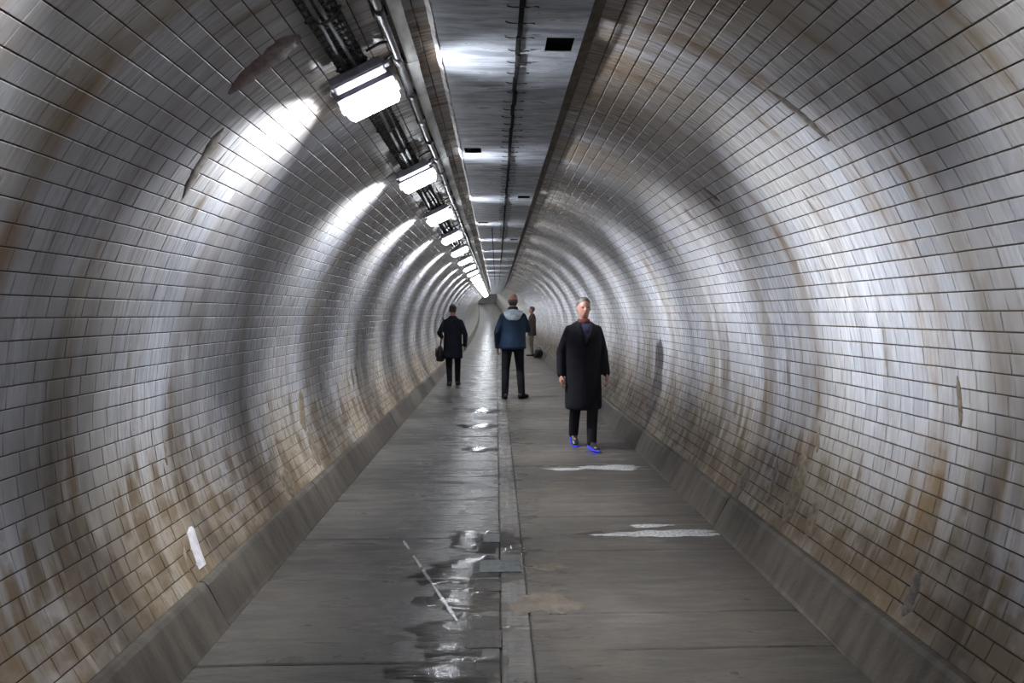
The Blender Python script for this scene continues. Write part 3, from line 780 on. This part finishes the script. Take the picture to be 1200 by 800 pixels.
def remesh(name, mb, voxel, mat, parent, smooth=6, fac=.5):
    me = mb.mesh('tmp'); ob = bpy.data.objects.new('tmp', me); COL.objects.link(ob)
    m = ob.modifiers.new('r', 'REMESH'); m.mode = 'VOXEL'; m.voxel_size = voxel; m.use_smooth_shade = True
    if smooth:
        q = ob.modifiers.new('s', 'SMOOTH'); q.iterations = smooth; q.factor = fac
    dg = bpy.context.evaluated_depsgraph_get(); dg.update()
    out = bpy.data.meshes.new_from_object(ob.evaluated_get(dg)); out.name = name
    bpy.data.objects.remove(ob); bpy.data.meshes.remove(me)
    out.materials.clear(); out.materials.append(mat)
    return link(name, out, None, parent)

def hand(mb, wr, d, n, s):
    """wrist wr, finger direction d, palm normal n, thumb side s (unit vectors)"""
    wr = Vector(wr); d = Vector(d).normalized(); n = Vector(n); n = (n - d * n.dot(d)).normalized(); s = Vector(s); s = (s - d * s.dot(d) - n * s.dot(n)).normalized()
    mb.loft([(wr - d * .03, .026, .021), (wr, .028, .019), (wr + d * .03, .037, .017), (wr + d * .065, .042, .016), (wr + d * .09, .040, .014), (wr + d * .098, .034, .009)], 14, True, s)
    for k, (o, L_) in enumerate(((.032, .070), (.011, .080), (-.011, .074), (-.031, .058))):
        a = wr + d * .085 + s * o; b = a + d * L_ * .5 + n * .012; c = b + d * L_ * .38 + n * .026
        mb.chain([a, b, c], [.0098, .0092, .0078], 8)
    a = wr + d * .025 + s * .030; b = a + d * .03 + s * .026 + n * .012; c = b + d * .034 + s * .006 + n * .014
    mb.chain([a, b, c], [.0125, .0108, .0088], 8)

HEAD = [(1.543, .060, .022, .022), (1.555, .055, .040, .042), (1.575, .040, .054, .062), (1.60, .026, .062, .078), (1.63, .014, .069, .090), (1.66, .006, .0745, .097), (1.70, 0, .0755, .098), (1.73, -.003, .070, .091), (1.755, -.006, .056, .073), (1.771, -.007, .034, .046), (1.778, -.007, .012, .016)]
def person(name, label, group, loc, rz, height, J, coat, coat_rings, trous, shoe, hair, hair_rings, skin=SKIN, head_turn=0.0, sleeve_r=(.064, .055, .046), cat='person', face=True):
    """J: joints in a 1.78 m body facing +Y (its right is +X). The body is one continuous mesh; clothes and hair are its children."""
    V = Vector; s = height / 1.78
    hipL, hipR = V((-.095, 0, .92)), V((.095, 0, .92))
    mb = MB(); HR = Matrix.Rotation(head_turn, 3, 'Z'); hc = V(J.get('head', (0, 0, 0)))
    hd = lambda p: HR @ V(p) + hc
    mb.loft([(hd((0, cy, z)), rx, ry) for z, cy, rx, ry in HEAD], 20, True, HR @ V((1, 0, 0)))
    mb.loft([(hd((0, .085, 1.672)), .009, .008), (hd((0, .100, 1.655)), .011, .013), (hd((0, .107, 1.635)), .016, .016), (hd((0, .098, 1.622)), .013, .010)], 10)
    for q in (-1, 1):
        mb.ellipsoid(hd((q * .077, -.004, 1.65)), .011, .020, .032, 10, 6); mb.ellipsoid(hd((q * .034, .083, 1.682)), .022, .012, .007, 10, 6)
    mb.ellipsoid(hd((0, .088, 1.598)), .026, .014, .012, 10, 6)
    mb.chain([V((0, -.012, 1.44)), V((0, .0, 1.52)) + hc * .5, hd((0, .005, 1.60))], [.062, .055, .054])
    mb.loft([(V((0, 0, .86)), .13, .09), (V((0, 0, .95)), .155, .105), (V((0, 0, 1.08)), .140, .098), (V((0, .005, 1.25)), .158, .110), (V((0, 0, 1.38)), .155, .104), (V((0, -.005, 1.44)), .115, .08), (V((0, -.01, 1.50)), .065, .06)], 20)
    for side, q in (('L', -1), ('R', 1)):
        sh = V((q * .158, -.01, 1.385)); el = V(J['elbow' + side]); wr = V(J['wrist' + side])
        mb.chain([sh, el, wr], [.048, .039, .027])
        d = J.get('hand' + side, None); d = V(d) if d else (wr - el)
        hand(mb, wr, d, J.get('palm' + side, (-q, 0, 0)), J.get('thumb' + side, (0, 1, 0)))
        hp = hipL if q < 0 else hipR; kn = V(J['knee' + side]); an = V(J['ankle' + side])
        mb.chain([hp, kn, an], [.085, .056, .040])
        fd = V(J.get('foot' + side, (q * .25, 1, 0))).normalized()
        mb.chain([an + V((0, 0, -.02)) - fd * .03, an + V((0, 0, -.045)) + fd * .11], [.036, .028])
    body = remesh(name, mb, .0085, skin, None, 3)
    # garments
    mb = MB(); mb.loft([(V((cx, cy, z)), rx, ry) for z, cx, cy, rx, ry in coat_rings], 24)
    jac = remesh(J.get('coat_name', 'coat'), sleeves(mb, J, sleeve_r), .011, coat, body, 5)
    mb = MB(); mb.loft([(V((0, 0, .80)), .155, .11), (V((0, 0, .90)), .172, .122), (V((0, 0, 1.0)), .165, .115), (V((0, 0, 1.04)), .15, .105)], 20)
    for side, q in (('L', -1), ('R', 1)):
        hp = hipL if q < 0 else hipR; kn = V(J['knee' + side]); an = V(J['ankle' + side]); mid = kn.lerp(an, .5) + V((0, -.012, 0))
        mb.chain([hp, hp.lerp(kn, .5), kn, mid, an + V((0, 0, -.01))], [.098, .086, .070, .066, .060])
    remesh('trousers', mb, .010, trous, body, 5)
    for side, q in (('L', -1), ('R', 1)):
        an = V(J['ankle' + side]); fd = V(J.get('foot' + side, (q * .25, 1, 0))).normalized(); up = V((0, 0, 1)); sd = fd.cross(up).normalized()
        up = sd.cross(fd).normalized(); h0 = an - up * .075
        mb = MB(); rg = [(-.085, .036, .020, .022), (-.078, .046, .034, .036), (-.02, .058, .038, .050), (.04, .046, .040, .040), (.10, .036, .047, .030), (.15, .031, .045, .025), (.185, .026, .030, .018), (.195, .024, .012, .010)]
        mb.loft([(h0 + fd * a + up * (rz_ + .004), rx, rz_) for a, _, rx, rz_ in rg], 14, True, sd)
        mb.capsule(an - up * .03, an + up * .03, .047, .045)
        sho = remesh('shoe', mb, .007, shoe, body, 3)
        mb = MB(); n = 16; cs = []
        for k in range(n):
            a = 2 * PI * k / n; cs.append(h0 + fd * (.052 + .148 * math.cos(a)) + sd * (.047 * math.sin(a)))
        mb.v = [tuple(c + up * .0) for c in cs] + [tuple(c + up * .018) for c in cs]
        mb.f = [tuple(range(n)), tuple(range(2 * n - 1, n - 1, -1))] + [(k, (k + 1) % n, n + (k + 1) % n, n + k) for k in range(n)]
        mb.build('sole', J.get('sole', BLACK), sho)
    if hair:
        mb = MB(); mb.loft([(hd((0, cy, z)), rx, ry) for z, cy, rx, ry in hair_rings], 20, True, HR @ V((1, 0, 0)))
        remesh('hair', mb, .008, hair, body, 3)
    if face:
        for q in (-1, 1):
            mb = MB(); mb.ellipsoid(hd((q * .033, .0885, 1.664)), .0135, .008, .0075, 10, 6); mb.build('eye', EYEW, body, smooth=True)
        mb = MB(); mb.ellipsoid(hd((0, .101, 1.597)), .024, .006, .007, 10, 6); mb.build('mouth', LIP, body, smooth=True)
    body.location = loc; body.rotation_euler = (0, 0, rz); body.scale = (s, s, s)
    tag(body, label, cat, group)
    return body
def sleeves(mb, J, r):
    for side, q in (('L', -1), ('R', 1)):
        sh = Vector((q * .165, -.01, 1.395)); el = Vector(J['elbow' + side]); wr = Vector(J['wrist' + side]); w2 = el.lerp(wr, .97)
        mb.chain([sh, sh.lerp(el, .5), el, w2], [r[0], (r[0] + r[1]) / 2 + .003, r[1], r[2]])
    return mb
CROP = [(1.60, -.045, .055, .055), (1.63, -.030, .072, .075), (1.67, -.020, .079, .088), (1.705, -.016, .082, .094), (1.735, -.003, .0775, .099), (1.762, -.004, .060, .082), (1.782, -.006, .036, .050), (1.792, -.007, .012, .018)]
FRINGE = [(1.585, -.048, .050, .050), (1.605, -.036, .070, .067), (1.635, -.026, .0785, .076), (1.665, -.024, .079, .078), (1.682, -.024, .070, .072), (1.688, -.024, .055, .06)]
def at(px, py): return fpt(px, py)
# --- man in the blue jacket, seen from behind, looking down the tunnel
x_, y_ = at(601, 467)
JA = dict(elbowL=(-.268, -.05, 1.13), wristL=(-.262, .03, .88), elbowR=(.262, .02, 1.17), wristR=(.16, .24, 1.26), palmR=(-.6, 0, -.3), thumbR=(-.3, .3, 1),
          kneeL=(-.125, .025, .49), ankleL=(-.135, -.01, .085), kneeR=(.125, .03, .49), ankleR=(.15, .0, .085), footL=(-.15, 1, 0), footR=(.75, 1, 0), coat_name='jacket', head=(.0, .0, 0))
manA = person('person', 'person in a navy jacket with pale hood panel standing with back turned', 'people in the tunnel', (x_, y_, .003), .0, 1.86, JA, NAVY,
    [(.845, 0, -.005, .215, .150), (.88, 0, -.005, .232, .160), (1.0, 0, -.002, .222, .155), (1.12, 0, 0, .218, .150), (1.28, 0, .0, .222, .152), (1.38, 0, -.008, .215, .146), (1.44, 0, -.014, .182, .122), (1.485, 0, -.016, .120, .098), (1.515, 0, -.010, .085, .082), (1.54, 0, -.006, .075, .074)],
    TROUB, SHOE, HAIRG, FRINGE, face=True)
# hood: pale lining lying flat across the shoulders
mb = MB(); n, m = 17, 8; vv = []
for j in range(m):
    f = j / (m - 1)
    for i in range(n):
        g = i / (n - 1) * 2 - 1
        wdt = .165 * (1 - .42 * f ** 1.6); x = g * wdt; z = 1.515 - .185 * f - .035 * g * g * (1 - f)
        yb = -.168 - .026 * math.sin(PI * min(1, f * 1.05)) + .058 * (g * g) * .8 + .055 * (1 - f) ** 2
        vv.append((x, yb, z))
for j in range(m):
    for i in range(n):
        v = vv[j * n + i]; vv.append((v[0], v[1] + .035, v[2]))
ff = [(j * n + i, j * n + i + 1, j * n + n + i + 1, j * n + n + i) for j in range(m - 1) for i in range(n - 1)]
ff += [tuple(q + n * m for q in f[::-1]) for f in ff]
bd = [i for i in range(n)] + [j * n + n - 1 for j in range(1, m)] + [(m - 1) * n + i for i in range(n - 2, -1, -1)] + [j * n for j in range(m - 2, 0, -1)]
ff += [(bd[k], bd[(k + 1) % len(bd)], bd[(k + 1) % len(bd)] + n * m, bd[k] + n * m) for k in range(len(bd))]
mb.add(vv, ff); hood = mb.build('hood', PALEBLUE, manA, smooth=True); hood['label'] = 'pale blue-white hood lining'
mb = MB(); mb.loft([(Vector((0, -.006, 1.50)), .095, .092), (Vector((0, -.004, 1.53)), .086, .086), (Vector((0, -.002, 1.555)), .078, .078)], 18); mb.build('collar', NAVYD, manA, smooth=True)
mb = MB(); mb.box(-.225, .225, -.165, .155, .858, .872, .006)
# --- walker in the long black coat, coming towards the viewer on the right
x_, y_ = at(683, 524)
JB = dict(elbowL=(-.255, -.03, 1.13), wristL=(-.262, .07, .88), elbowR=(.262, -.06, 1.13), wristR=(.275, .0, .87), kneeL=(-.09, .10, .50), ankleL=(-.075, .13, .088), kneeR=(.09, -.01, .49), ankleR=(.075, -.17, .13),
          footL=(-.1, 1, 0), footR=(.08, 1, -.35), sole=BLUE_TRAIL)
manB = person('person', 'person in a long black coat and shoes with added blue glow walking forward beside the right kerb', 'people in the tunnel', (x_, y_, .012), PI + .10, 1.67, JB, COATB,
    [(.46, 0, .01, .215, .165), (.50, 0, .01, .225, .172), (.70, 0, .005, .222, .165), (.92, 0, 0, .212, .150), (1.10, 0, 0, .205, .140), (1.28, 0, 0, .222, .148), (1.38, 0, -.006, .215, .138), (1.445, 0, -.012, .18, .112), (1.49, 0, -.014, .105, .085), (1.505, 0, -.012, .08, .07)],
    TROUB, SHOE, HAIRG, CROP, sleeve_r=(.066, .057, .048))
mb = MB(); mb.loft([(Vector((0, .0, 1.475)), .082, .086), (Vector((0, .004, 1.50)), .078, .080), (Vector((0, .006, 1.53)), .068, .070)], 18); mb.build('scarf', SHIRT, manB, smooth=True)
mb = MB(); mb.loft([(Vector((0, .145, 1.24)), .006, .008), (Vector((0, .146, 1.32)), .035, .010), (Vector((0, .132, 1.40)), .055, .012), (Vector((0, .092, 1.47)), .065, .014)], 12); mb.build('shirt_front', TIE, manB, smooth=True)
for s in (-1, 1):
    mb = MB(); mb.loft([(Vector((s * .012, .152, 1.22)), .008, .006), (Vector((s * .045, .155, 1.33)), .030, .008), (Vector((s * .080, .128, 1.42)), .034, .010), (Vector((s * .072, .08, 1.485)), .024, .012)], 10); mb.build('lapel', COATB, manB, smooth=True)
for q in range(3):
    mb = MB(); mb.ellipsoid((.02, .152 - .004 * q, 1.14 - .15 * q), .011, .006, .011, 10, 6); mb.build('button', BLACK, manB, smooth=True)
# --- dark figure walking away on the left
x_, y_ = at(531, 452)
JC = dict(elbowL=(-.29, -.02, 1.16), wristL=(-.25, .20, 1.06), elbowR=(.27, -.05, 1.13), wristR=(.265, .02, .88), kneeL=(-.085, .03, .49), ankleL=(-.075, -.03, .088), kneeR=(.10, .06, .50), ankleR=(.095, .09, .088))
manC = person('person', 'person in a dark blue-black coat walking away beside the left kerb', 'people in the tunnel', (x_, y_, .003), .05, 1.70, JC, COATL,
    [(.60, 0, -.01, .205, .155), (.64, 0, -.01, .215, .165), (.80, 0, -.005, .208, .155), (.98, 0, 0, .198, .145), (1.12, 0, 0, .196, .138), (1.28, 0, 0, .215, .145), (1.38, 0, -.006, .208, .136), (1.445, 0, -.012, .175, .112), (1.49, 0, -.014, .105, .085), (1.53, 0, -.010, .075, .072)],
    TROUB, SHOE, HAIRD, CROP, sleeve_r=(.065, .056, .047))
# bag carried at that person's left side
bx, by = x_ - .27, y_ + .02
bag = empty('shoulder_bag', (bx, by, .52), .08); tag(bag, 'dark shoulder bag hanging at the left side of the person walking away', 'bag')
mb = MB(); mb.loft([(Vector((0, 0, 0)), .070, .13), (Vector((0, 0, .02)), .085, .155), (Vector((0, 0, .18)), .075, .150), (Vector((0, 0, .30)), .045, .135), (Vector((0, 0, .32)), .02, .12)], 16); mb.build('bag_body', BAG, bag, smooth=True)
mb = MB(); mb.tube([(.01, -.12, .29), (.03, -.14, .50), (.055, -.13, .72), (.07, -.09, .87), (.075, -.02, .915), (.07, .06, .88), (.055, .10, .72), (.03, .12, .50), (.01, .12, .29)], .012, 8); mb.build('strap', BAG, bag, smooth=True)
mb = MB(); mb.box(-.094, -.070, -.10, .10, .10, .27, .008); mb.build('flap', BAG, bag)
# --- far figure by the right wall with a bag at the feet
x_, y_ = at(624, 417)
JD = dict(elbowL=(-.26, .06, 1.17), wristL=(-.20, .30, 1.28), elbowR=(.25, .05, 1.16), wristR=(.15, .27, 1.18), kneeL=(-.09, .03, .49), ankleL=(-.09, -.0, .085), kneeR=(.10, .03, .49), ankleR=(.10, .03, .085))
manD = person('person', 'distant person in a brown coat and pale trousers standing beside the right wall', 'people in the tunnel', (x_ - .02, y_, .004), PI / 2 - .15, 1.76, JD, BROWNC,
    [(.74, 0, -.005, .200, .150), (.78, 0, -.005, .208, .155), (.95, 0, 0, .200, .148), (1.12, 0, 0, .192, .138), (1.28, 0, 0, .210, .142), (1.38, 0, -.006, .202, .132), (1.445, 0, -.012, .17, .11), (1.49, 0, -.014, .10, .085), (1.52, 0, -.010, .075, .072)],
    TAN, SHOE, HAIRG, CROP)
bx, by = at(630, 419)
fb = empty('holdall_bag', (bx + .02, by - .12, .006), .3); tag(fb, 'small black holdall on the floor at the feet of the distant person', 'bag')
mb = MB(); mb.loft([(Vector((0, 0, 0)), .15, .085), (Vector((0, 0, .02)), .17, .10), (Vector((0, 0, .20)), .165, .095), (Vector((0, 0, .27)), .14, .06), (Vector((0, 0, .285)), .11, .03)], 16); mb.build('bag_body', BAG, fb, smooth=True)
for s in (-1, 1):
    mb = MB(); mb.tube([(-.08, s * .03, .26), (-.07, s * .035, .34), (0, s * .035, .37), (.07, s * .035, .34), (.08, s * .03, .26)], .009, 8); mb.build('handle', BAG, fb, smooth=True)
